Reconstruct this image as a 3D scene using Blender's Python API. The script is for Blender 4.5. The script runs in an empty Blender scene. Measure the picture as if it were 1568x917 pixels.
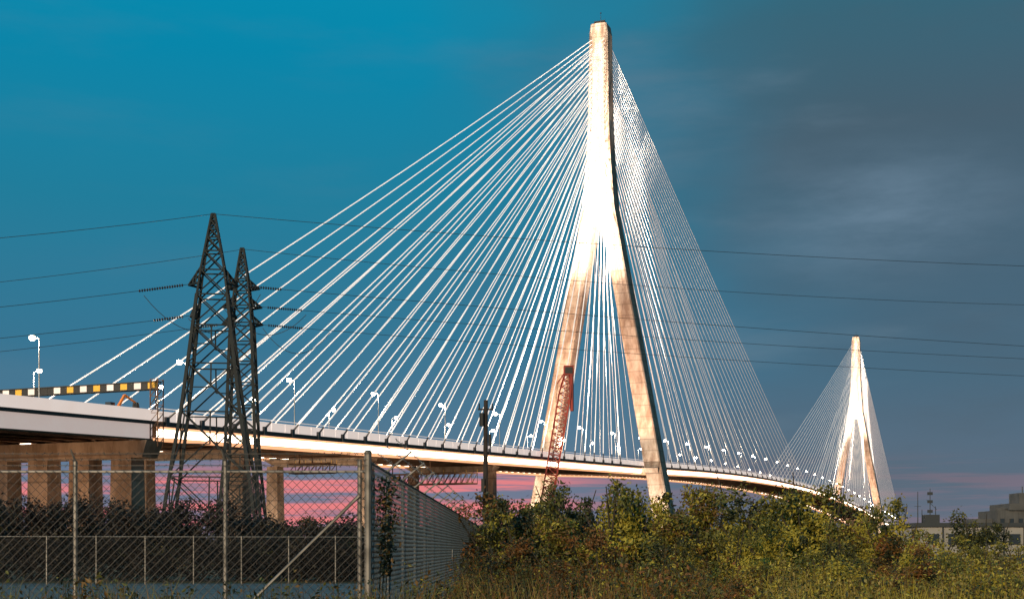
import bpy, math, random
from mathutils import Vector, Matrix
random.seed(7)
scene=bpy.context.scene
scene.view_settings.view_transform='Standard'
scene.view_settings.look='None'
scene.view_settings.exposure=0

# ------------------------------------------------------------ materials
def mat(name,col,rough=0.8,metal=0.0,emis=None,estr=0.0,var=0.0,vscale=1.0,col2=None,trans=0.0):
    m=bpy.data.materials.new(name); m.use_nodes=True
    nt=m.node_tree; b=nt.nodes['Principled BSDF']
    b.inputs['Base Color'].default_value=(*col,1)
    b.inputs['Roughness'].default_value=rough
    b.inputs['Metallic'].default_value=metal
    if emis:
        b.inputs['Emission Color'].default_value=(*emis,1)
        b.inputs['Emission Strength'].default_value=estr
    if var>0 or col2:
        tc=nt.nodes.new('ShaderNodeTexCoord')
        n=nt.nodes.new('ShaderNodeTexNoise'); n.inputs['Scale'].default_value=vscale
        n.inputs['Detail'].default_value=6
        nt.links.new(tc.outputs['Object'],n.inputs['Vector'])
        r=nt.nodes.new('ShaderNodeValToRGB')
        c2=col2 or tuple(c*(1-var) for c in col)
        r.color_ramp.elements[0].position=0.38; r.color_ramp.elements[0].color=(*c2,1)
        r.color_ramp.elements[1].position=0.62; r.color_ramp.elements[1].color=(*col,1)
        nt.links.new(n.outputs['Fac'],r.inputs['Fac'])
        nt.links.new(r.outputs['Color'],b.inputs['Base Color'])
    return m

def concrete_mat(name,c1,c2):
    m=bpy.data.materials.new(name); m.use_nodes=True
    nt=m.node_tree; b=nt.nodes['Principled BSDF']; b.inputs['Roughness'].default_value=.85
    tc=nt.nodes.new('ShaderNodeTexCoord')
    mp=nt.nodes.new('ShaderNodeMapping'); mp.inputs['Scale'].default_value=(.35,.35,.12)
    n=nt.nodes.new('ShaderNodeTexNoise'); n.inputs['Scale'].default_value=1; n.inputs['Detail'].default_value=8; n.inputs['Roughness'].default_value=.7
    nt.links.new(tc.outputs['Object'],mp.inputs[0]); nt.links.new(mp.outputs[0],n.inputs['Vector'])
    r=nt.nodes.new('ShaderNodeValToRGB')
    r.color_ramp.elements[0].position=.4; r.color_ramp.elements[0].color=(*c2,1)
    r.color_ramp.elements[1].position=.6; r.color_ramp.elements[1].color=(*c1,1)
    nt.links.new(n.outputs['Fac'],r.inputs['Fac'])
    sx=nt.nodes.new('ShaderNodeSeparateXYZ'); nt.links.new(tc.outputs['Object'],sx.inputs[0])
    md=nt.nodes.new('ShaderNodeMath'); md.operation='MODULO'; md.inputs[1].default_value=4.6
    nt.links.new(sx.outputs['Z'],md.inputs[0])
    lt=nt.nodes.new('ShaderNodeMath'); lt.operation='LESS_THAN'; lt.inputs[1].default_value=.35
    nt.links.new(md.outputs[0],lt.inputs[0])
    ml=nt.nodes.new('ShaderNodeMath'); ml.operation='MULTIPLY'; ml.inputs[1].default_value=.5
    nt.links.new(lt.outputs[0],ml.inputs[0])
    mx=nt.nodes.new('ShaderNodeMixRGB'); mx.inputs[2].default_value=(*[c*.5 for c in c2],1)
    nt.links.new(ml.outputs[0],mx.inputs[0]); nt.links.new(r.outputs['Color'],mx.inputs[1])
    nt.links.new(mx.outputs[0],b.inputs['Base Color'])
    return m

M_conc=concrete_mat('tower_concrete',(.46,.36,.29),(.24,.155,.11))
M_conc2=concrete_mat('pier_concrete',(.38,.28,.21),(.20,.135,.09))
M_cable=mat('stay_cable_white_glow',(.8,.78,.75),.5,emis=(1,.83,.73),estr=.70)  # cables are no lamps; emission stands in for floodlight on them
M_cable2=mat('stay_cable_main_span_glow',(.8,.76,.72),.5,emis=(1,.80,.71),estr=.36)  # dimmer emission in place of floodlight on the main-span cables
M_anchor=mat('stay_anchor_dark',(.10,.09,.09),.6)
M_asph=mat('asphalt',(.05,.05,.05),.9,var=.3,vscale=.5)
M_steel=mat('weathered_steel',(.18,.095,.055),.75,var=.5,vscale=.4)
M_dark=mat('dark_fascia',(.07,.055,.05),.7)
M_led=mat('led_strip_core',(.9,.85,.75),.5,emis=(1,.80,.58),estr=8)
M_halo=mat('edge_girder_halo_glow',(.6,.4,.28),.6,emis=(1,.46,.22),estr=1.15)  # orange spill beside the strip, added as emission of the girder
M_parapet=mat('white_parapet_glow',(.8,.76,.72),.6,emis=(1,.80,.70),estr=.66,var=.35,vscale=.25)  # lamp light on the parapet is put in as emission
M_white_girder=mat('white_girder_glow',(.74,.66,.60),.6,var=.15,vscale=.3,emis=(1,.78,.70),estr=.42)  # white paint plus emission standing in for light on the girder
M_lamp=mat('lamp_glass_lit',(1,.95,.85),.3,emis=(1,.86,.64),estr=80)
M_pole=mat('lamp_pole_steel',(.35,.36,.37),.5,.6)
M_lattice=mat('dark_lattice_steel',(.006,.013,.016),.7,0,var=.4,vscale=.6)
M_wire=mat('power_wire',(.012,.014,.016),.6)
M_insul=mat('insulator_ceramic',(.02,.012,.012),.4)
M_galv=mat('galvanised_steel',(.30,.27,.24),.5,.4,var=.5,vscale=3)
M_galvd=mat('galvanised_wire',(.075,.065,.06),.6,.3)
M_backwire=mat('black_coated_wire',(.02,.02,.02),.6)
M_crane=mat('crane_red_paint',(.34,.035,.02),.55,var=.4,vscale=.3)
M_wood=mat('weathered_wood',(.045,.035,.03),.9,var=.4,vscale=2)
M_yel=mat('hazard_yellow_glow',(.75,.42,.04),.6,emis=(1,.55,.1),estr=.10)  # slight glow added to the yellow paint
M_blk=mat('hazard_black',(.02,.02,.02),.6)
M_orange=mat('orange_paint_glow',(.7,.2,.03),.5,emis=(1,.3,.05),estr=.1)  # orange paint with a slight glow added
M_gravel=mat('gravel_lot',(.11,.15,.17),.95,col2=(.055,.08,.09),vscale=1.5)
M_ground=mat('ground_soil_grass',(.09,.075,.03),.95,col2=(.045,.045,.02),vscale=.3)
M_bldg=mat('concrete_wall_pale',(.33,.31,.29),.85,var=.2,vscale=.2)
M_glass=mat('dark_window',(.03,.04,.05),.2)
M_roof=mat('dark_roof',(.04,.045,.05),.8)
M_bark=mat('bark',(.06,.045,.03),.9,var=.4,vscale=4)
def leaf(name,c,r=.6):
    m=mat(name,c,r,var=.35,vscale=1.2)
    return m
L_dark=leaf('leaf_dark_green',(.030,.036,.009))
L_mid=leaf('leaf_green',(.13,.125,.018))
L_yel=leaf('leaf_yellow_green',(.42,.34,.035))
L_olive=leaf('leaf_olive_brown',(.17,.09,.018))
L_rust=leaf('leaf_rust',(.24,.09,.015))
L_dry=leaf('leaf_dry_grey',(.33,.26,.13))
L_hedge=leaf('leaf_dark_hedge',(.018,.011,.007))
L_hedge2=leaf('leaf_dark_hedge_light',(.03,.024,.010))
L_grass=leaf('grass_straw',(.34,.25,.06))

# ------------------------------------------------------------ builder
class B:
    def __init__(s): s.v=[];s.f=[];s.m=[]
    def quad(s,a,b,c,d,mi=0):
        n=len(s.v); s.v+= [tuple(a),tuple(b),tuple(c),tuple(d)]; s.f.append((n,n+1,n+2,n+3)); s.m.append(mi)
    def tube(s,p0,p1,r0,r1=None,n=4,mi=0,cap=False):
        p0=Vector(p0);p1=Vector(p1)
        if r1 is None:r1=r0
        d=p1-p0
        if d.length<1e-6:return
        d.normalize()
        up=Vector((0,0,1)) if abs(d.z)<.95 else Vector((1,0,0))
        a=d.cross(up).normalized(); b=d.cross(a)
        k=len(s.v)
        for p,r in((p0,r0),(p1,r1)):
            for i in range(n):
                t=2*math.pi*(i+.5)/n
                s.v.append(tuple(p+a*(math.cos(t)*r)+b*(math.sin(t)*r)))
        for i in range(n):
            j=(i+1)%n
            s.f.append((k+i,k+j,k+n+j,k+n+i)); s.m.append(mi)
        if cap:
            s.f.append(tuple(k+i for i in range(n))[::-1]); s.m.append(mi)
            s.f.append(tuple(k+n+i for i in range(n))); s.m.append(mi)
    def hexa(s,lo,hi,mi=0):
        k=len(s.v); s.v+=[tuple(p) for p in lo]+[tuple(p) for p in hi]
        n=len(lo)
        for i in range(n):
            j=(i+1)%n; s.f.append((k+i,k+j,k+n+j,k+n+i)); s.m.append(mi)
        s.f.append(tuple(range(k+n-1,k-1,-1))); s.m.append(mi)
        s.f.append(tuple(range(k+n,k+2*n))); s.m.append(mi)
    def box(s,x0,x1,y0,y1,z0,z1,mi=0,F=None):
        F=F or (lambda x,y,z:(x,y,z))
        s.hexa([F(x0,y0,z0),F(x1,y0,z0),F(x1,y1,z0),F(x0,y1,z0)],[F(x0,y0,z1),F(x1,y0,z1),F(x1,y1,z1),F(x0,y1,z1)],mi)
    def sphere(s,c,r,n=8,mi=0,sz=1):
        k=len(s.v); rings=n//2+1
        for i in range(rings+1):
            ph=math.pi*i/rings
            for j in range(n):
                th=2*math.pi*j/n
                s.v.append((c[0]+r*math.sin(ph)*math.cos(th),c[1]+r*math.sin(ph)*math.sin(th),c[2]+r*sz*math.cos(ph)))
        for i in range(rings):
            for j in range(n):
                jj=(j+1)%n
                s.f.append((k+i*n+j,k+i*n+jj,k+(i+1)*n+jj,k+(i+1)*n+j)); s.m.append(mi)
    def mesh(s,name,mats):
        me=bpy.data.meshes.new(name); me.from_pydata(s.v,[],s.f)
        for m in mats: me.materials.append(m)
        me.polygons.foreach_set('material_index',s.m); me.update(); return me
    def obj(s,name,mats,parent=None):
        o=bpy.data.objects.new(name,s.mesh(name,mats)); scene.collection.objects.link(o)
        if parent:o.parent=parent
        return o
def empty(name):
    o=bpy.data.objects.new(name,None); scene.collection.objects.link(o); return o
def linkobj(name,me,loc=(0,0,0),rz=0,sc=(1,1,1),parent=None):
    o=bpy.data.objects.new(name,me); scene.collection.objects.link(o)
    o.location=loc;o.rotation_euler=(0,0,rz);o.scale=sc
    if parent:o.parent=parent
    return o

# ------------------------------------------------------------ bridge frame
def D(s,w,z): return (36.7+.368*s+.93*w, 541+.93*s-.368*w, z)
def ZD(s):
    if s<0: return 35.6+.034*s
    if s<=853: return 35.6+10*(1-((s-426.5)/426.5)**2)
    return 35.6-.034*(s-853)
bridge=empty('cable_stayed_bridge')

def sweep(b,s0,s1,w0,w1,z0,z1,mi=0,step=12):
    n=max(1,int(round((s1-s0)/step))); ss=[s0+(s1-s0)*i/n for i in range(n+1)]
    k=len(b.v)
    for s in ss:
        zz=ZD(s)
        for w,z in((w0,z0),(w1,z0),(w1,z1),(w0,z1)): b.v.append(D(s,w,zz+z))
    for i in range(n):
        for j in range(4):
            jj=(j+1)%4
            b.f.append((k+4*i+j,k+4*i+jj,k+4*(i+1)+jj,k+4*(i+1)+j)); b.m.append(mi)
    b.f.append((k,k+1,k+2,k+3)); b.m.append(mi)
    e=k+4*n; b.f.append((e+3,e+2,e+1,e)); b.m.append(mi)

# deck
S0,S1=-320,1173
b=B()
sweep(b,S0,S1,-18.6,18.6,-.7,0,0)
for sg in(-1,1):
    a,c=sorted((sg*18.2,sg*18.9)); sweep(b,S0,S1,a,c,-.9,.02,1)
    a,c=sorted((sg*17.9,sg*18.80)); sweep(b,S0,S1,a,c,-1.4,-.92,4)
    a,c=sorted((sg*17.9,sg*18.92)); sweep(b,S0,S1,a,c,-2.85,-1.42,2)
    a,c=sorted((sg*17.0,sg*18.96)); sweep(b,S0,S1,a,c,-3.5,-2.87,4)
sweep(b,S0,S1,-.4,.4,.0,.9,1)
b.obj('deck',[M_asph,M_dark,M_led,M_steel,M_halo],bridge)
b=B()
s=S0+2
while s<S1:
    z=ZD(s)
    b.box(s-.3,s+.3,-17.4,17.4,z-2.9,z-.72,0,D)
    s+=6 if s<430 else 14
for w in(-12,-6,0,6,12): sweep(b,S0,S1,w-.25,w+.25,-2.2,-.71,0)
b.obj('floor_beams',[M_steel],bridge)
b=B()
for sg in(-1,1):
    s=S0
    while s<S1:
        L=5.4 if s<430 else 11
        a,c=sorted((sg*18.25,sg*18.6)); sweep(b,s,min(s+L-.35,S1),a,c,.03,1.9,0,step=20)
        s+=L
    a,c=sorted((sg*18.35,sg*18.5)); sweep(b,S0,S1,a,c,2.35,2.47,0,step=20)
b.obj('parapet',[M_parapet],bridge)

# approach viaduct
b=B()
A0,A1=-430,-321
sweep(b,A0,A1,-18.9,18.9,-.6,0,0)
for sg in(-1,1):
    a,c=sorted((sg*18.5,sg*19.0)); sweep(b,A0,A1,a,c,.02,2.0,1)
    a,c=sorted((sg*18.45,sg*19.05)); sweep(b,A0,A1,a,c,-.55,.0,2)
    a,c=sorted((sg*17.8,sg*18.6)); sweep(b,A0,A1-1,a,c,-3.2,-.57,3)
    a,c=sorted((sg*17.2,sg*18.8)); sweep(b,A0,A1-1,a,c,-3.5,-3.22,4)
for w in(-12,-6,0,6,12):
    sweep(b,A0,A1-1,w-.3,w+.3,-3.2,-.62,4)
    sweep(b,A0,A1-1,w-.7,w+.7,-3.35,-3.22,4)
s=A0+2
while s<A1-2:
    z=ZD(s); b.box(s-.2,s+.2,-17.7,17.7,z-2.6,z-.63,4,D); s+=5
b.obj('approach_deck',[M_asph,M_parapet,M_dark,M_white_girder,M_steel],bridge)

# piers
def pier(s,ws,cw,name,capd=4.0,cols=(2.2,1.8)):
    b=B(); z=ZD(s)-3.65
    b.hexa([D(s-2.2,-cw+3,z-capd),D(s+2.2,-cw+3,z-capd),D(s+2.2,cw-1.2,z-capd),D(s-2.2,cw-1.2,z-capd)],
           [D(s-2.4,-cw,z),D(s+2.4,-cw,z),D(s+2.4,cw,z),D(s-2.4,cw,z)],0)
    for w in ws:
        c,d=cols
        b.hexa([D(s-d-.3,w-c-.3,0),D(s+d+.3,w-c-.3,0),D(s+d+.3,w+c+.3,0),D(s-d-.3,w+c+.3,0)],
               [D(s-d,w-c,z-capd+.05),D(s+d,w-c,z-capd+.05),D(s+d,w+c,z-capd+.05),D(s-d,w+c,z-capd+.05)],0)
        b.box(s-1,s+1,w-1,w+1,z+.01,z+.5,1,D)
    b.obj(name,[M_conc2,M_dark],bridge)
pier(-323,(-14,-4.7,4.7,14),20,'anchor_pier',3.0)
pier(-284,(-12,12),15,'side_pier',1.6,(1.6,1.5))
pier(-230,(-13,13),15,'side_pier',1.6,(1.5,1.5))
pier(-150,(-13,13),15,'side_pier',1.6,(1.3,1.3))
pier(-385,(-14,-4.7,4.7,14),20,'anchor_pier',3.0)
for s in(985,1090): pier(s,(-13,13),15,'side_pier',1.6,(1.6,1.6))

# towers
def outer(z):
    pts=[(0,33.45),(142,6.9),(164,5.2),(178,4.5),(214,3.9),(217.5,3.3)]
    for (a,ya),(c,yc) in zip(pts,pts[1:]):
        if z<=c: return ya+(yc-ya)*(z-a)/(c-a)
    return 3.3
def rect8(s0,w0,w1,dh,z,ch):
    return [D(s0-dh,w0+ch,z),D(s0-dh,w1-ch,z),D(s0-dh+ch,w1,z),D(s0+dh-ch,w1,z),D(s0+dh,w1-ch,z),D(s0+dh,w0+ch,z),D(s0+dh-ch,w0,z),D(s0-dh+ch,w0,z)]
def tower(s0,nm):
    b=B()
    zs=[135,138,142,150,158,164,171,178,190,202,214,217.5]
    for z0,z1 in zip(zs,zs[1:]):
        d0=4.3-.6*(z0-137)/80; d1=4.3-.6*(z1-137)/80
        b.hexa(rect8(s0,-outer(z0),outer(z0),d0,z0,.6),rect8(s0,-outer(z1),outer(z1),d1,z1,.6),0)
    b.box(s0-2.2,s0+2.2,-2.2,2.2,217.5,219,1,D)
    b.tube(D(s0,0,219),D(s0,0,223),.12,.06,5,1); b.tube(D(s0+1,1.5,217.5),D(s0+1,1.5,221),.1,.05,5,1)
    b.sphere(D(s0,0,223),.3,6,1)
    for sg in(-1,1):
        zs=list(range(0,141,10))+[141]
        for z0,z1 in zip(zs,zs[1:]):
            def R(z):
                o=outer(z)-.06; i=o-6.4-.9*(1-z/141)
                a,c=sorted((sg*o,sg*i)); return rect8(s0,a,c,4.15+.6*(1-z/141),z,.5)
            b.hexa(R(z0),R(z1),0)
        o=outer(0); a,c=sorted((sg*(o+3),sg*(o-11))); b.box(s0-8,s0+8,a,c,-1,2.2,0,D)
    zt=ZD(s0)
    for sg in(-1,1):
        a,c=sorted((sg*19.0,sg*26)); 
        b.box(s0-6.2,s0-4.7,a,c,zt-3.2,zt-1.2,0,D)
        b.box(s0-6.4,s0-4.7,a,c,zt-1.19,zt-.9,1,D)
        for k in range(6): b.tube(D(s0-6.3,sg*(19.5+k*1.2),zt-.9),D(s0-6.3,sg*(19.5+k*1.2),zt+.3),.05,.05,4,1)
    b.obj(nm,[M_conc,M_dark],bridge)
tower(0,'tower_pylon'); tower(853,'tower_pylon')

# stays
N=27
def stays(s0,dirn,ends,name,m,r,segs):
    b=B()
    for i in range(N):
        t=i/(N-1)
        sa=s0+dirn*(ends[0]+(ends[1]-ends[0])*t)
        zt=154+ (211-154)*(t**.8)
        for sg in(-1,1):
            p0=Vector(D(s0+dirn*3.6,sg*(min(outer(zt),3.9)-1.2),zt)); p1=Vector(D(sa,sg*18.75,ZD(sa)+.4))
            L=(p1-p0).length; sag=.0055*L
            prev=p0
            for k in range(1,segs+1):
                q=k/segs; p=p0.lerp(p1,q); p.z-=sag*4*q*(1-q)
                b.tube(prev,p,r,r,5,0); prev=p
            d=(p0-p1).normalized()
            b.tube(p1,p1+d*3.2,.24,.2,6,1)
            b.box(sa-.5,sa+.5,sg*18.75-.35,sg*18.75+.35,ZD(sa)-.9,ZD(sa)+.9,1,D)
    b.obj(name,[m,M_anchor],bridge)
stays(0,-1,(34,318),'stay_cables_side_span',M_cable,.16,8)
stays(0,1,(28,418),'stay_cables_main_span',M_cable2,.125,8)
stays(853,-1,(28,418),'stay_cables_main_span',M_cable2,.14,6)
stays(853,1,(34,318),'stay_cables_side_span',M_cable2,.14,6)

# street lamps
b=B()
b.tube((0,0,0),(0,0,11.6),.12,.08,6,0)
b.tube((0,0,11.5),(0,-1.2,11.9),.07,.05,5,0)
b.box(-.22,.22,-1.9,-.9,12.0,12.15,0)
b.sphere((0,-1.4,11.72),.46,12,1,.95)
b.box(-.25,.25,-.25,.25,0,.5,0)
lampme=b.mesh('street_lamp_mesh',[M_pole,M_lamp])
th=math.atan2(-.368,.93)
for sg in(-1,1):
    s=-389
    while s<1100:
        o=linkobj('street_lamp',lampme,D(s,sg*17.9,ZD(s)),th+(-math.pi/2 if sg>0 else math.pi/2))
        if s<260:
            l=bpy.data.lights.new('lamp_light','POINT'); l.energy=8000; l.color=(1,.78,.55); l.shadow_soft_size=.4
            lo=bpy.data.objects.new('lamp_light',l); scene.collection.objects.link(lo); lo.parent=o; lo.location=(0,-1.4,10.8)
        s+=39

# overhead gantry at expansion joint
g=B(); s=-322; z0=30.4
n=26
for i in range(n):
    w0=-19.5+39*i/n; w1=-19.5+39*(i+1)/n
    g.box(s-.5,s+.5,w0+.02,w1-.02,z0,z0+1.1,[0,1,0,2][i%4] if i%9 else 0,D)
g.box(s-.7,s+.7,-20,20,z0+1.11,z0+1.3,0,D); g.box(s-.7,s+.7,-20,20,z0-.2,z0-.02,0,D)
for w in(-19.6,19.6):
    for a in(-.8,.8):
        for c in(-.8,.8): g.tube(D(s+a,w+c,20),D(s+a,w+c,32.0),.12,.12,5,3)
    for k in range(8):
        za=20+k*1.5; zb=za+1.5
        for a in(-.8,.8):
            g.tube(D(s+a,w-.8,za),D(s+a,w+.8,zb),.06,.06,4,3); g.tube(D(s+a,w-.8,zb),D(s+a,w+.8,zb),.06,.06,4,3)
            g.tube(D(s-.8,w+a,za),D(s+.8,w+a,zb),.06,.06,4,3)
g.obj('sign_gantry',[M_blk,M_yel,M_white_girder,M_steel])

# excavator on the deck
e=B(); s=-329; z=ZD(s)
def E(x,y,zz): return D(s+x,15+y,z+zz)
e.box(-1.8,1.8,-1.5,-.9,0,.8,1,E); e.box(-1.8,1.8,.9,1.5,0,.8,1,E)
e.box(-1.6,1.4,-1.3,1.3,.9,2.0,0,E); e.box(.2,1.4,-1.25,-.1,2.02,3.1,2,E)
e.tube(E(1.2,.4,1.8),E(3.4,.4,4.6),.3,.25,4,0,True); e.tube(E(3.4,.4,4.6),E(6.4,.4,3.6),.25,.18,4,0,True)
e.hexa([E(6.0,0,2.4),E(7,0,2.6),E(7,.9,2.6),E(6,.9,2.4)],[E(6.2,0,3.6),E(6.7,0,3.6),E(6.7,.9,3.6),E(6.2,.9,3.6)],1)
e.obj('excavator',[M_orange,M_blk,M_glass])

# maintenance travellers
def traveller(s,w0,w1,z0,z1):
    t=B(); n=int((w1-w0)/1.6)
    for a in(-1.5,1.5):
        for z in(z0,z1): t.tube(D(s+a,w0,z),D(s+a,w1,z),.2,.2,4,0)
        for i in range(n):
            wa=w0+(w1-w0)*i/n; wb=w0+(w1-w0)*(i+1)/n
            t.tube(D(s+a,wa,z0),D(s+a,wb,z1),.1,.1,4,0); t.tube(D(s+a,wb,z0),D(s+a,wb,z1),.1,.1,4,0)
    t.box(s-1.6,s+1.6,w0,w1,z0-.25,z0-.17,0,D)
    for w in(w0+2,(w0+w1)/2): t.tube(D(s,w,z1),D(s,w,ZD(s)-1),.2,.2,4,0)
    for i in range(9):
        w=w0+(w1-w0)*i/8; t.tube(D(s+1.6,w,z1),D(s+1.6,w,z1+1.1),.05,.05,4,1)
    t.obj('maintenance_traveller',[M_steel,M_yel])
traveller(-190,-2,25,19.6,22.4)
traveller(-250,4,15,19.5,21.5)

# crawler crane beside the left leg
c=B()
P0=Vector((8.6,420,1.8)); P1=Vector((18.0,421,58)); n=26
ax=(P1-P0).normalized(); u=ax.cross(Vector((0,1,0))).normalized(); v=Vector((0,1,0))
def bw(q): return 1.8*min(1,.5+q*4,.55+(1-q)*4)
for i in range(n):
    q0,q1=i/n,(i+1)/n
    A=P0.lerp(P1,q0);Bp=P0.lerp(P1,q1);r0,r1=bw(q0),bw(q1)
    cor0=[A+u*a*r0+v*d*r0 for a,d in((-1,-1),(1,-1),(1,1),(-1,1))]
    cor1=[Bp+u*a*r1+v*d*r1 for a,d in((-1,-1),(1,-1),(1,1),(-1,1))]
    for k in range(4):
        c.tube(cor0[k],cor1[k],.32,.32,4,0); c.tube(cor0[k],cor1[(k+1)%4],.18,.18,4,0)
        c.tube(cor1[k],cor1[(k+1)%4],.16,.16,4,0)
c.box(16.6,19.8,419.4,422.6,57.5,60.6,0); c.box(17,19.4,419.2,419.39,58,60,1)
c.tube((18,421,60),(14.6,421,55),.3,.25,4,0)
c.tube((14.6,421,55),(11.5,421,8),.08,.08,4,1)
c.tube((19,420,58),(19.2,420,46),.8,.6,6,0)
c.box(3,14,416,424,.1,1.5,1); c.box(4.5,11.5,417.2,422.8,1.6,4.6,0); c.box(1.5,4.4,417.5,422.5,1.8,4.2,1); c.box(9,11.4,415.2,417.1,1.7,4.0,2)
c.obj('crawler_crane',[M_crane,M_blk,M_glass])

# ------------------------------------------------------------ electricity pylons
def lattice(cx,cy,prof,arms,rot,name,rl=.24,rb=.10):
    L=B(); cr,sr=math.cos(rot),math.sin(rot)
    def T(x,y,z): return (cx+x*cr-y*sr, cy+x*sr+y*cr, z)
    def hw(z):
        for (a,ya),(c_,yc) in zip(prof,prof[1:]):
            if z<=c_: return ya+(yc-ya)*(z-a)/(c_-a)
        return prof[-1][1]
    H=prof[-1][0]; zs=[0]
    while zs[-1]<H-.4:
        zs.append(min(H,zs[-1]+max(.9,hw(zs[-1])*1.7)))
    cs=((-1,-1),(1,-1),(1,1),(-1,1))
    for z0,z1 in zip(zs,zs[1:]):
        h0,h1=hw(z0),hw(z1)
        for k in range(4):
            a,c_=cs[k],cs[(k+1)%4]
            rr=rl*(.6 if z0>30 else 1)
            L.tube(T(a[0]*h0,a[1]*h0,z0),T(a[0]*h1,a[1]*h1,z1),rr,rr,4)
            L.tube(T(a[0]*h0,a[1]*h0,z0),T(c_[0]*h1,c_[1]*h1,z1),rb,rb,4)
            L.tube(T(c_[0]*h0,c_[1]*h0,z0),T(a[0]*h1,a[1]*h1,z1),rb,rb,4)
            L.tube(T(a[0]*h1,a[1]*h1,z1),T(c_[0]*h1,c_[1]*h1,z1),rb,rb,4)
            if h0>2.2:
                m0=(h0+h1)/2; zm=(z0+z1)/2
                L.tube(T((a[0]+c_[0])/2*m0,(a[1]+c_[1])/2*m0,zm),T((a[0]+c_[0])/2*h1,(a[1]+c_[1])/2*h1,z1),rb,rb,4)
                L.tube(T(a[0]*m0,a[1]*m0,zm),T((a[0]+c_[0])/2*m0,(a[1]+c_[1])/2*m0,zm),rb*.8,rb*.8,4)
    for z,l,hh in arms:
        for sg in(-1,1):
            h=hw(z); tip=(sg*l,0,z)
            for y in(-h,h):
                L.tube(T(sg*h,y,z),T(*tip),rl*.7,rl*.5,4); L.tube(T(sg*hw(z+hh),y*.8,z+hh),T(*tip),rl*.6,rl*.45,4)
                for q in(.3,.6):
                    L.tube(T(sg*(h+(l-h)*q),y*(1-q),z),T(sg*(h+(l-h)*(q-.15)),y*(1-q),z+hh*(1-q+.1)),rb,rb,4)
    for k in cs: L.box(k[0]*hw(0)-.5,k[0]*hw(0)+.5,k[1]*hw(0)-.5,k[1]*hw(0)+.5,-.2,.35,1,T)
    L.obj(name,[M_lattice,M_conc2])
lattice(-34.2,150,[(0,5.7),(12.9,3.9),(18,3.1),(30,1.75),(33.5,1.3),(40,.18)],[(31.8,2.8,1.8),(28.2,2.6,1.2)],.12,'electricity_pylon')
lattice(-34.6,168,[(0,3.1),(14,1.9),(30,1.35),(36,.8),(40.2,.18)],[(35,2.2,1.2),(32.6,2.5,1.2),(30.4,2.6,1.2)],.05,'electricity_pylon')

def wire(b,p0,p1,sag,r=.035,n=28,ins=0,ins2=0):
    p0=Vector(p0);p1=Vector(p1);prev=p0;L=(p1-p0).length
    for k in range(1,n+1):
        q=k/n;p=p0.lerp(p1,q);p.z-=sag*4*q*(1-q); b.tube(prev,p,r,r,4,0);prev=p
    d=(p1-p0).normalized()
    if ins:
        for k in range(ins):
            q=(.8+k*.28)/L; p=p0.lerp(p1,q); p.z-=sag*4*q*(1-q); b.tube(p-d*.07,p+d*.07,.16,.16,6,1,True)
wl=empty('power_lines')
b=B()
wire(b,(-34.1,150,40),(205,215,48.5),3.6)
wire(b,(-34.5,168,40.1),(190,238,48),4.5)
wire(b,(-31.6,150.3,31.9),(205,222,31.5),2.0,ins=16)
wire(b,(-32.1,168,32.7),(205,232,33),2.5,ins=16)
wire(b,(-32,168,30.4),(205,238,31),2.5,ins=16)
wire(b,(-34.3,150,40),(-150,100,26),4.0)
wire(b,(-35.0,168,40.0),(-170,120,24),4.5)
wire(b,(-36.9,149.7,31.9),(-150,98,17),3.2,ins=18)
wire(b,(-36.9,149.7,28.3),(-150,102,15),3,ins=12)
wire(b,(-37.1,168,30.5),(-170,116,13.5),3,ins=12)
for (a,c_) in(((-41.5,147.6,30.2),(-31,150.6,28.6)),((-37,168,32.5),(-26.5,168.6,31.8)),((-37,149.6,28),(-29,151,31)),((-32,168,30),(-23.5,169,29.6))):
    wire(b,a,c_,3.0,.045,14)
b.obj('wires',[M_wire,M_insul],wl)

# wooden utility pole
b=B(); b.tube((-2.05,100,0),(-2.0,100,13.0),.24,.17,8,0,True)
b.tube((-2.6,100,12.3),(-1.4,100,12.3),.08,.08,4,0,True)
b.tube((-2.3,99.8,11.0),(-2.3,99.8,12.0),.2,.2,8,1,True)
for x in(-2.5,-1.5,-2.0): b.tube((x,100,12.3),(x,100,12.75),.06,.05,5,1)
b.tube((-1.7,99.8,9.5),(-1.7,99.8,10.4),.12,.12,6,1,True); b.box(-2.35,-2.1,99.6,99.8,6,7,1)
b.obj('utility_pole',[M_wood,M_blk])

# ------------------------------------------------------------ fences
def chain(b,P0,P1,h,z0,sp,r,mi=0,jit=0.0):
    P0=Vector(P0);P1=Vector(P1);L=(P1-P0).length;d=(P1-P0)/L
    for sl in(1,-1):
        x=-h
        while x<L+h:
            xa,xb=x,x+h*sl; za,zb=z0,z0+h
            def clip(xa,za,xb,zb):
                t0,t1=0,1
                for lim,sgn in((0,1),(L,-1)):
                    va=(xa-lim)*sgn; vb=(xb-lim)*sgn
                    if va<0 and vb<0:return None
                    if va<0: t0=max(t0,va/(va-vb))
                    if vb<0: t1=min(t1,va/(va-vb))
                if t0>=t1:return None
                dx=xb-xa
                return xa+dx*t0,za+(zb-za)*t0,xa+dx*t1,za+(zb-za)*t1
            r_=clip(xa,za,xb,zb)
            if r_:
                A=P0+d*r_[0];A.z=r_[1];C=P0+d*r_[2];C.z=r_[3]
                b.tube(A,C,r,r,3,mi)
            x+=sp
def barb(b,p0,p1,n,mi=0):
    p0=Vector(p0);p1=Vector(p1); b.tube(p0,p1,.006,.006,3,mi)
    for i in range(n):
        p=p0.lerp(p1,(i+.5)/n)
        for k in range(2):
            d=Vector((random.uniform(-1,1),random.uniform(-.5,.5),random.uniform(-1,1))).normalized()*.035
            b.tube(p-d,p+d,.004,.004,3,mi)
b=B()
Y=20
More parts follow.
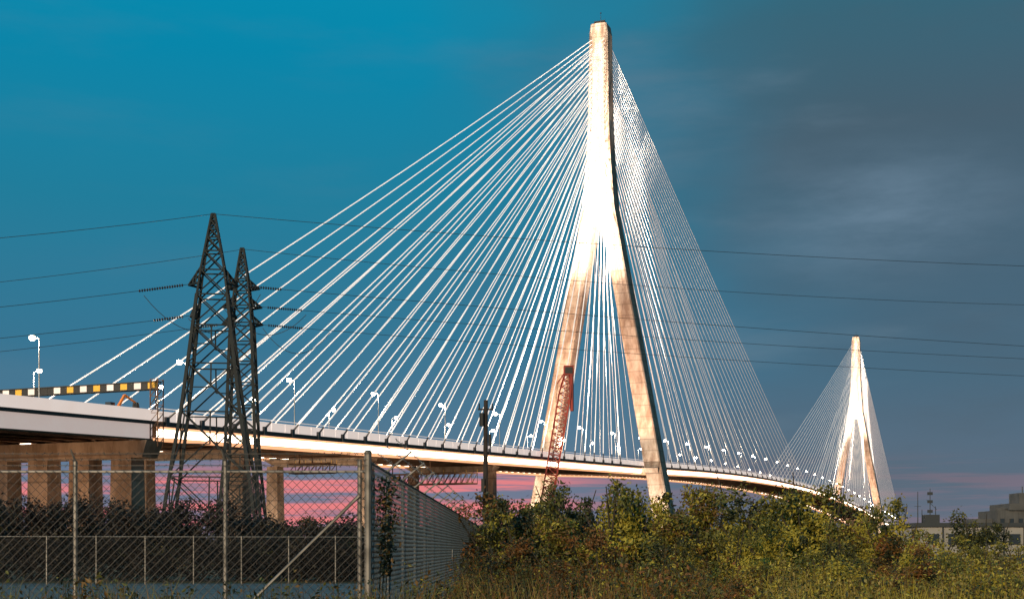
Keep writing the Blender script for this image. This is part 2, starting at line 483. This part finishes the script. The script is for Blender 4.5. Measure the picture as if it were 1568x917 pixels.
for x in(-11.3,-8.96,-6.67,-4.38): b.tube((x,Y,0),(x,Y,2.95),.033,.033,8,0,True); b.tube((x,Y,2.95),(x-.03,Y-.12,3.12),.02,.012,5,0)
b.tube((-2.2,Y,0),(-2.2,Y,3.08),.055,.055,10,0,True); b.sphere((-2.2,Y,3.08),.065,8,0,.7)
b.tube((-2.33,Y+.02,0),(-2.33,Y+.02,2.98),.035,.035,8,0,True)
b.tube((-11.3,Y,2.79),(-2.2,Y,2.79),.02,.02,6,0)
b.tube((-2.33,Y-.03,2.42),(-4.75,Y-.03,.05),.024,.024,6,0)
for z in(2.88,2.97,3.06): barb(b,(-11.5,Y-.05,z),(-2.2,Y-.05,z),80,1)
chain(b,(-11.3,Y-.04,0),(-2.2,Y-.04,0),2.78,.02,.135,.0042,1)
b.obj('chain_link_fence',[M_galv,M_galvd])
b=B()
Q0=Vector((-2.2,20,0));Q1=Vector((-1.6,134,0)); n=38
for i in range(1,n+1):
    p=Q0.lerp(Q1,i/n); b.tube(p,p+Vector((0,0,3.0)),.035,.035,6,0,True)
    b.tube(p+Vector((0,0,2.98)),p+Vector((.42,0,3.32)),.022,.016,5,0)
b.tube(Q0+Vector((0,0,2.95)),Q1+Vector((0,0,2.95)),.024,.024,6,0)
for k in range(3):
    o=Vector((.14+.14*k,0,3.07+.11*k)); barb(b,Q0+o,Q1+o,300,1)
chain(b,Q0+Vector((.04,0,0)),Q1+Vector((.04,0,0)),2.93,.02,.17,.0055,1)
b.box(-1.93,-1.9,42,42.5,1.3,1.62,2)
b.obj('chain_link_fence',[M_galv,mat('galvanised_mesh_light',(.19,.20,.20),.5,.4),M_bldg])
b=B()
R0=Vector((-32,58,0));R1=Vector((-1.9,63,0)); n=14
for i in range(n+1):
    p=R0.lerp(R1,i/n); b.tube(p,p+Vector((0,0,2.25)),.035,.03,6,0,True)
b.tube(R0+Vector((0,0,2.2)),R1+Vector((0,0,2.2)),.02,.02,5,0)
chain(b,R0,R1,2.18,.02,.16,.006,1)
b.obj('chain_link_fence',[M_galv,M_backwire])

# ------------------------------------------------------------ vegetation
def add_leaf(b,c,sz,mi,rnd=random):
    n=Vector((rnd.gauss(0,1),rnd.gauss(0,1),rnd.gauss(0,1)+.5)).normalized()
    a=n.orthogonal().normalized(); ang=rnd.uniform(0,6.28)
    a=Matrix.Rotation(ang,3,n)@a; q=n.cross(a)
    l=sz; w=sz*.5
    b.quad(c-a*l*.5,c+q*w*.5+n*sz*.08,c+a*l*.5,c-q*w*.5+n*sz*.08,mi)
def bush_mesh(name,seed,mats,nclump=34,leaves=190,spread=.42,lsz=.040,gap=0.0,trunk=True,low=.08):
    R=random.Random(seed); b=B()
    stems=[]
    ns=R.randint(4,7)
    for i in range(ns):
        a=R.uniform(0,6.28); tilt=R.uniform(.05,.42)
        stems.append((Vector((R.uniform(-.05,.05),R.uniform(-.05,.05),0)),Vector((math.cos(a)*tilt,math.sin(a)*tilt,R.uniform(.6,.95)))))
    for p0,p1 in stems:
        mid=p0.lerp(p1,.5)+Vector((R.uniform(-.05,.05),R.uniform(-.05,.05),0))
        b.tube(p0,mid,.016,.011,5,0); b.tube(mid,p1,.011,.004,5,0)
    for k in range(nclump):
        p0,p1=R.choice(stems); q=R.uniform(low,1.02)
        base=p0.lerp(p1,q)
        off=Vector((R.gauss(0,1),R.gauss(0,1),R.gauss(0,.6))).normalized()*R.uniform(.03,spread)*(1.15-q*.75)
        c=base+off; c.z=max(.04,c.z)
        b.tube(base,c,.006,.002,4,0)
        rad=R.uniform(.05,.145); tone=R.random()
        nl=int(leaves*R.uniform(.5,1.3)*(rad/.11))
        for j in range(nl):
            d=Vector((R.gauss(0,1),R.gauss(0,1),R.gauss(0,.9))); d=d.normalized()*rad*(R.random()**.45)*R.choice((1,1,1,1.5))
            p=c+d
            if p.z<0:continue
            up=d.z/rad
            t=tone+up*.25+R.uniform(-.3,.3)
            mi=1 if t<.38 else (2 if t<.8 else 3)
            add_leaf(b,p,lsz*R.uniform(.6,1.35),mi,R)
    return b.mesh(name,mats)
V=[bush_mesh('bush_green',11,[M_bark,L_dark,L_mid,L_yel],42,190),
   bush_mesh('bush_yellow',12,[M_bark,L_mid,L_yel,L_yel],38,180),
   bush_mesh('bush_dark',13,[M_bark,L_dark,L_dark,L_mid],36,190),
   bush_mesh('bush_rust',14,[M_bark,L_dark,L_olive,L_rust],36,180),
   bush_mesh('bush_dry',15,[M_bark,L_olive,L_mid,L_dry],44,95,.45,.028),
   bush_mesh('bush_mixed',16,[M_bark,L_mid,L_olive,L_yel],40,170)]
bl=[(-.4,50,4.1,3,'shrub'),(.5,44,3.6,0,'shrub'),(3.0,60,5.2,2,'small_tree'),(1.5,40,2.8,5,'shrub'),(3.8,48,4.4,1,'shrub'),
(5.0,50,4.1,0,'shrub'),(5.6,45,3.1,5,'shrub'),(7.8,52,4.4,5,'shrub'),(9.9,58,5.5,4,'small_tree'),(10.9,52,5.0,4,'small_tree'),
(7.9,42,3.0,1,'shrub'),(10.6,46,4.1,1,'shrub'),(10.1,39,2.6,5,'shrub'),(13.1,45,3.6,1,'shrub'),(10.6,37,2.2,3,'shrub'),
(13.5,42,2.4,1,'shrub'),(25.2,70,4.0,2,'small_tree'),(14.7,40,2.1,4,'shrub'),(16.5,42,2.2,1,'shrub'),(2.5,37,2.5,3,'shrub'),
(6.4,38,2.5,1,'shrub'),(4.2,36,2.2,0,'shrub'),(12.0,50,3.4,0,'shrub'),(.1,36,2.1,3,'shrub'),(17.5,52,2.1,4,'shrub'),(8.8,36,2.2,0,'shrub'),(14.6,50,2.6,0,'shrub'),(2.0,52,3.8,2,'shrub'),(6.6,56,3.8,2,'shrub'),(-1.0,60,3.6,2,'shrub'),(20.5,58,2.0,1,'shrub'),
(12.6,36,1.8,1,'shrub'),(9.2,49,4.3,0,'shrub'),(1.0,56,4.5,2,'shrub'),
(1.2,30,1.5,3,'shrub'),(3.4,31,1.6,0,'shrub'),(5.4,29,1.4,5,'shrub'),(7.4,31,1.7,1,'shrub'),(8.6,28,1.5,3,'shrub'),(10.2,31,1.6,1,'shrub'),(-.3,28,1.4,2,'shrub'),
(2.2,26,1.15,5,'shrub'),(4.5,25,1.1,3,'shrub'),(6.6,25,1.2,0,'shrub'),(9.4,25,1.2,1,'shrub'),(11.9,30,1.4,4,'shrub'),(.8,24,1.1,3,'shrub'),(8.0,23,1.0,2,'shrub')]
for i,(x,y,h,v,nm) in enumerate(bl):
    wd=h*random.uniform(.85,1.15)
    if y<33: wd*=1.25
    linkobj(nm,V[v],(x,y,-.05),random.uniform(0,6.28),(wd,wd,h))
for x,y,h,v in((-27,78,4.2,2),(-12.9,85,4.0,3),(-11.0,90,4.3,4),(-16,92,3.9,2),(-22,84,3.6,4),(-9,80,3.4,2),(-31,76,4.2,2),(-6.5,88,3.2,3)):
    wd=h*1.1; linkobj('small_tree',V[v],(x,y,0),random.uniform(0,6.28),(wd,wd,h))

b=B(); R=random.Random(5)
x=-36.0
while x<-2.5:
    h=2.7+.7*R.random()+(.8 if x<-14 else 0)-(.3 if x>-8 else 0)
    for j in range(6):
        c=Vector((x+R.uniform(-.7,.7),67+R.uniform(-2,3),R.uniform(.2,h-.5)))
        if j==0:c.z=h-.5
        rad=R.uniform(.6,1.0)
        for k in range(180):
            d=Vector((R.gauss(0,1),R.gauss(0,1),R.gauss(0,1))).normalized()*rad*R.random()**.4
            p=c+d
            if p.z>0: add_leaf(b,p,R.uniform(.12,.24),0 if R.random()<.85 else 1,R)
    x+=.40
b.obj('hedge',[L_hedge,L_hedge2])

b=B()
for band in range(2):
    y0=(150,260)[band]; x=-75.0 if band==0 else -110
    xe=40 if band==0 else 72
    while x<xe:
        h=R.uniform(4.5,7.5) if band==0 else R.uniform(6,11)
        if x<0: h*=.72
        rad=h*.42
        for j in range(3):
            c=Vector((x+R.uniform(-2,2),y0+R.uniform(-8,8),h-rad-j*rad*.9)); c.z=max(c.z,1)
            for k in range(110):
                d=Vector((R.gauss(0,1),R.gauss(0,1),R.gauss(0,1))).normalized()*rad*R.random()**.35
                p=c+d
                if p.z>0: add_leaf(b,p,R.uniform(.4,.9),0 if R.random()<.6 else 1,R)
        x+=rad*.8
b.obj('distant_trees',[L_hedge2,L_dark])

b=B()
def blade(x,y,h,mi):
    a=R.uniform(0,6.28); lean=h*R.uniform(.05,.5); w=R.uniform(.008,.016)
    dx,dy=math.cos(a)*lean,math.sin(a)*lean
    m=(x+dx*.35,y+dy*.35,h*.6); k=len(b.v)
    b.v+=[(x-w,y,0),(x+w,y,0),(m[0]+w*.7,m[1],m[2]),(m[0]-w*.7,m[1],m[2]),(x+dx,y+dy,h)]
    b.f+=[(k,k+1,k+2,k+3),(k+3,k+2,k+4)]; b.m+=[mi,mi]
def clumpy(x,y): return .5+.5*math.sin(x*1.7+math.sin(y*.9)*2)*math.cos(y*.6+x*.4)
for i in range(36000):
    y=R.uniform(18,48); x=R.uniform(-.1*y+1.0 if y<25 else -1.4,.42*y)
    c=clumpy(x,y)
    if R.random()>.35+c: continue
    h=(.25+.95*c)*R.uniform(.4,1.15)
    u=x/y
    mi=R.choice((0,0,2,2,1)) if u>.18 else R.choice((1,5,3,4,2))  # yellower mix at right puts the warm light into blade colour
    blade(x,y,h,mi)
for i in range(5000):
    y=R.uniform(15,19.3); x=R.uniform(-.42*y,-1.0); c=clumpy(x*1.3,y*2)
    if R.random()<c: blade(x,y,(.5+.75*c)*R.uniform(.5,1.1),R.choice((5,1,5,3)))
def weed(x,y,h,mi):
    top=Vector((x+R.uniform(-.15,.15),y,h)); base=Vector((x,y,0)); b.tube(base,top,.006,.003,3,3)
    for j in range(int(30*h)):
        q=R.uniform(.15,1); p=base.lerp(top,q)+Vector((R.gauss(0,.10),R.gauss(0,.10),R.gauss(0,.03)))*(1.25-q*.7)
        add_leaf(b,p,R.uniform(.04,.10),mi if R.random()<.65 else R.choice((1,5)),R)
for i in range(3600):
    y=R.uniform(17,44); x=R.uniform(-1.6 if y>20 else 0,.42*y); c=clumpy(x+3,y)
    u=x/y; weed(x,y,(.35+1.15*c)*R.uniform(.6,1.15),R.choice((0,2,1,0)) if u>.18 else R.choice((1,3,4,5,0)))  # weeds at right also carry warm light in their leaf colour
for i in range(200):
    y=R.uniform(16,19.4); x=R.uniform(-.42*y,-1); weed(x,y,R.uniform(.5,1.3),R.choice((1,3,5,5)))
b.obj('tall_grass',[L_yel,L_mid,L_grass,L_olive,L_rust,L_dark])

b=B()
for i in range(900):
    z=R.uniform(1.2,2.75); p=Vector((-1.98+R.gauss(0,.09)*(z-.6)*.7,20.6+R.gauss(0,.25),z)); add_leaf(b,p,R.uniform(.05,.1),0 if R.random()<.6 else 1,R)
for k in range(4): b.tube((-2.1+.05*k,20.3+.1*k,0),(-2.0+.03*k,20.5+.1*k,2.6),.012,.006,4,2)
b.obj('climbing_vine',[L_dark,L_olive,M_bark])

# ------------------------------------------------------------ far right buildings
w=empty('warehouse')
b=B(); b.box(124,215,400,440,0,8.6,0); b.box(123.2,216,399.2,441,8.61,9.8,1)
for i in range(14):
    x=127+i*6.2; b.box(x,x+3.4,399.6,399.95,3.2,6.4,2); b.box(x+4.4,x+4.8,399.5,399.98,0,8.55,1)
b.obj('walls',[M_bldg,M_roof,M_glass],w)
b=B()
for x,h in((125.5,19.5),(129.3,20.5),(131,15),(126.8,14)):
    b.tube((x,405,9.8),(x,405,h),.18,.10,5); 
for z in(13,16,18.5):
    b.box(128.5,130.1,404.8,405.2,z,z+.9,0); 
b.tube((124.5,405,15),(126.5,405,15),.08,.08,4); b.tube((128.3,405,17),(131.4,405,14),.08,.08,4); b.box(127.5,132,404,407,9.81,12.4,0)
b.obj('roof_antennas',[M_roof],w)
b=B(); b.box(178,215,480,500,0,16,0); b.box(182,196,479,499,16.01,18.5,0)
for x in(180,185,190,195,200): b.tube((x,482,10),(x,482,16.8),2.2,2.2,12,0,True)
b.box(186,192,480,490,18.51,22.4,0); b.tube((189,485,22),(189,485,25),.2,.2,5,0); b.box(170,177.9,485,495,0,13,0)
for i in range(10): b.box(179+i*3.4,180.4+i*3.4,479.6,479.96,11,13,1)
b.obj('grain_silo',[mat('silo_concrete_dark',(.10,.10,.10),.85,var=.3,vscale=.2),M_glass])

# ------------------------------------------------------------ ground
def sheet(name,x0,x1,y0,y1,z,m):
    b=B(); b.quad((x0,y0,z),(x1,y0,z),(x1,y1,z),(x0,y1,z)); return b.obj(name,[m])
sheet('ground',-6000,6000,-200,9000,0,M_ground)
sheet('gravel_lot',-60,-2.6,21,62,.004,M_gravel)

# ------------------------------------------------------------ lights
def spot(pos,tgt,power,ang,col,blend=.5,size=1.0,name='bridge_floodlight'):
    l=bpy.data.lights.new(name,'SPOT'); l.energy=power; l.spot_size=math.radians(ang); l.spot_blend=blend
    l.color=col; l.shadow_soft_size=size
    o=bpy.data.objects.new(name,l); scene.collection.objects.link(o); o.location=pos
    o.rotation_euler=(Vector(tgt)-Vector(pos)).to_track_quat('-Z','Y').to_euler(); o.parent=bridge
for s0 in(0,853):
    for w in(-14,14):
        spot(D(s0-85,w,ZD(s0-85)+1.2),D(s0,0,182),9.0e6,38,(1,.84,.66),1.0,.7)
        spot(D(s0-40,w,ZD(s0-40)+1.2),D(s0,w*1.1,85),2.5e5,75,(1,.66,.46))
        spot(D(s0-30,w*1.6,3),D(s0,w*2,22),1.4e5,80,(1,.84,.66))
    spot(D(s0+70,0,ZD(s0+70)+1.2),D(s0,0,170),4e6,40,(1,.86,.72))
for w in(-9,0,9,16):  # unseen spots added near the ground to brighten the dark piers
    spot(D(-345,w,1.0),D(-322,w*.9,12),6e3,85,(1,.62,.36),.8,.5)
for w in(-8,10):  # further unseen spots added for the side piers
    spot(D(-298,w,1.0),D(-284,w,14),1.2e4,90,(1,.74,.50),.6,.5)
    spot(D(-246,w,1.0),D(-230,w,14),1.8e4,90,(1,.74,.50),.6,.5)

el,az=math.radians(15),math.radians(205)
sd=Vector((math.sin(az)*math.cos(el),math.cos(az)*math.cos(el),math.sin(el)))
sl=bpy.data.lights.new('warm_front_fill','SUN'); sl.energy=2.7; sl.angle=math.radians(6); sl.color=(1,.78,.50)  # added warm low fill in place of street light behind the camera
so=bpy.data.objects.new('warm_front_fill',sl); scene.collection.objects.link(so); so.rotation_euler=sd.to_track_quat('Z','Y').to_euler()

# ------------------------------------------------------------ world
w=bpy.data.worlds.new('World'); scene.world=w; w.use_nodes=True
nt=w.node_tree; N_=nt.nodes; Lk=nt.links; N_.clear()
out=N_.new('ShaderNodeOutputWorld'); bg=N_.new('ShaderNodeBackground'); Lk.new(bg.outputs[0],out.inputs[0])
tc=N_.new('ShaderNodeTexCoord'); sp=N_.new('ShaderNodeSeparateXYZ'); Lk.new(tc.outputs['Generated'],sp.inputs[0])
def mr(src,a,c,o0=0,o1=1,smooth=True):
    n=N_.new('ShaderNodeMapRange'); n.inputs[1].default_value=a;n.inputs[2].default_value=c;n.inputs[3].default_value=o0;n.inputs[4].default_value=o1
    if smooth:n.interpolation_type='SMOOTHSTEP'
    Lk.new(src,n.inputs[0]); return n.outputs[0]
def ramp(src,st):
    r=N_.new('ShaderNodeValToRGB'); e=r.color_ramp.elements
    e[0].position=st[0][0];e[0].color=(*st[0][1],1);e[1].position=st[-1][0];e[1].color=(*st[-1][1],1)
    for p,c in st[1:-1]:
        x=e.new(p);x.color=(*c,1)
    Lk.new(src,r.inputs[0]);return r.outputs[0]
def mix(f,a,c,mode='MIX'):
    n=N_.new('ShaderNodeMixRGB');n.blend_type=mode
    if isinstance(f,float):n.inputs[0].default_value=f
    else:Lk.new(f,n.inputs[0])
    for i,x in((1,a),(2,c)):
        if isinstance(x,tuple):n.inputs[i].default_value=(*x,1)
        else:Lk.new(x,n.inputs[i])
    return n.outputs[0]
def mul(a,c):
    n=N_.new('ShaderNodeMath');n.operation='MULTIPLY'
    for i,x in((0,a),(1,c)):
        if isinstance(x,(int,float)):n.inputs[i].default_value=x
        else:Lk.new(x,n.inputs[i])
    return n.outputs[0]
def noise(scale,det,mapscale,loc=(0,0,0),rough=.55):
    m=N_.new('ShaderNodeMapping');m.inputs['Scale'].default_value=mapscale;m.inputs['Location'].default_value=loc
    Lk.new(tc.outputs['Generated'],m.inputs[0]);n=N_.new('ShaderNodeTexNoise');n.inputs['Scale'].default_value=scale;n.inputs['Detail'].default_value=det
    n.inputs['Roughness'].default_value=rough
    Lk.new(m.outputs[0],n.inputs['Vector']);return n.outputs['Fac']
z=mr(sp.outputs['Z'],0,.5,0,1,False)
left=ramp(z,[(0,(.16,.15,.22)),(.07,(.17,.18,.27)),(.16,(.085,.17,.26)),(.3,(.035,.165,.27)),(.5,(.012,.195,.31)),(.7,(.0,.23,.385)),(.85,(.0,.265,.43)),(1,(0,.26,.43))])
right=ramp(z,[(0,(.14,.15,.21)),(.1,(.10,.135,.195)),(.25,(.062,.125,.185)),(.45,(.058,.11,.155)),(.6,(.060,.105,.14)),(.8,(.028,.13,.185)),(1,(.006,.15,.225))])
big=noise(2.2,4,(1,1,2),(3,1,0))
xs=N_.new('ShaderNodeMath');xs.operation='ADD';Lk.new(sp.outputs['X'],xs.inputs[0]);Lk.new(mr(big,.3,.7,-.08,.08),xs.inputs[1])
side=mr(xs.outputs[0],-.08,.28)
col=mix(side,left,right)
c1=mr(noise(3.5,7,(1,1,4.5),(.6,.2,.9)),.50,.74)
col=mix(mul(c1,mr(xs.outputs[0],-.1,.2,.10,.5)),col,(.13,.20,.26))
c2=mr(noise(2.6,6,(1,1,3.5),(7,3,2)),.5,.75)
col=mix(mul(c2,mr(xs.outputs[0],.02,.25,.0,.5)),col,(.075,.092,.115))
cx=mul(mr(sp.outputs['X'],.12,.27),mr(sp.outputs['X'],.40,.26)); cz=mul(mr(sp.outputs['Z'],.17,.24),mr(sp.outputs['Z'],.31,.24))
c3=mul(mul(cx,cz),mr(noise(6,8,(1,1,4),(1,5,2),.6),.35,.75,.1,.8))
col=mix(c3,col,(.15,.23,.31))
pz=mul(mr(sp.outputs['Z'],.0,.02),mr(sp.outputs['Z'],.074,.048))
pn=mr(noise(5,7,(1,1,22),(2,0,0),.65),.44,.59)
pk=mul(mul(pz,pn),mr(sp.outputs['X'],-.01,.11,1.0,.10))
col=mix(pk,col,(.80,.21,.22))
sky=N_.new('ShaderNodeTexSky');sky.sky_type='NISHITA';sky.sun_disc=False;sky.sun_elevation=el;sky.sun_rotation=az
sk=mix(1.0,sky.outputs[0],(.0015,.003,.004),'MULTIPLY')
col=mix(1.0,col,sk,'ADD')
Lk.new(col,bg.inputs[0]); bg.inputs[1].default_value=1.0

# ------------------------------------------------------------ camera
cd=bpy.data.cameras.new('camera'); cam=bpy.data.objects.new('camera',cd); scene.collection.objects.link(cam)
cam.location=(0,0,1.6); cam.rotation_euler=(math.radians(90),0,0)
cd.sensor_width=36; cd.lens=46.03; cd.shift_y=.244; cd.clip_start=.1; cd.clip_end=20000
scene.camera=cam
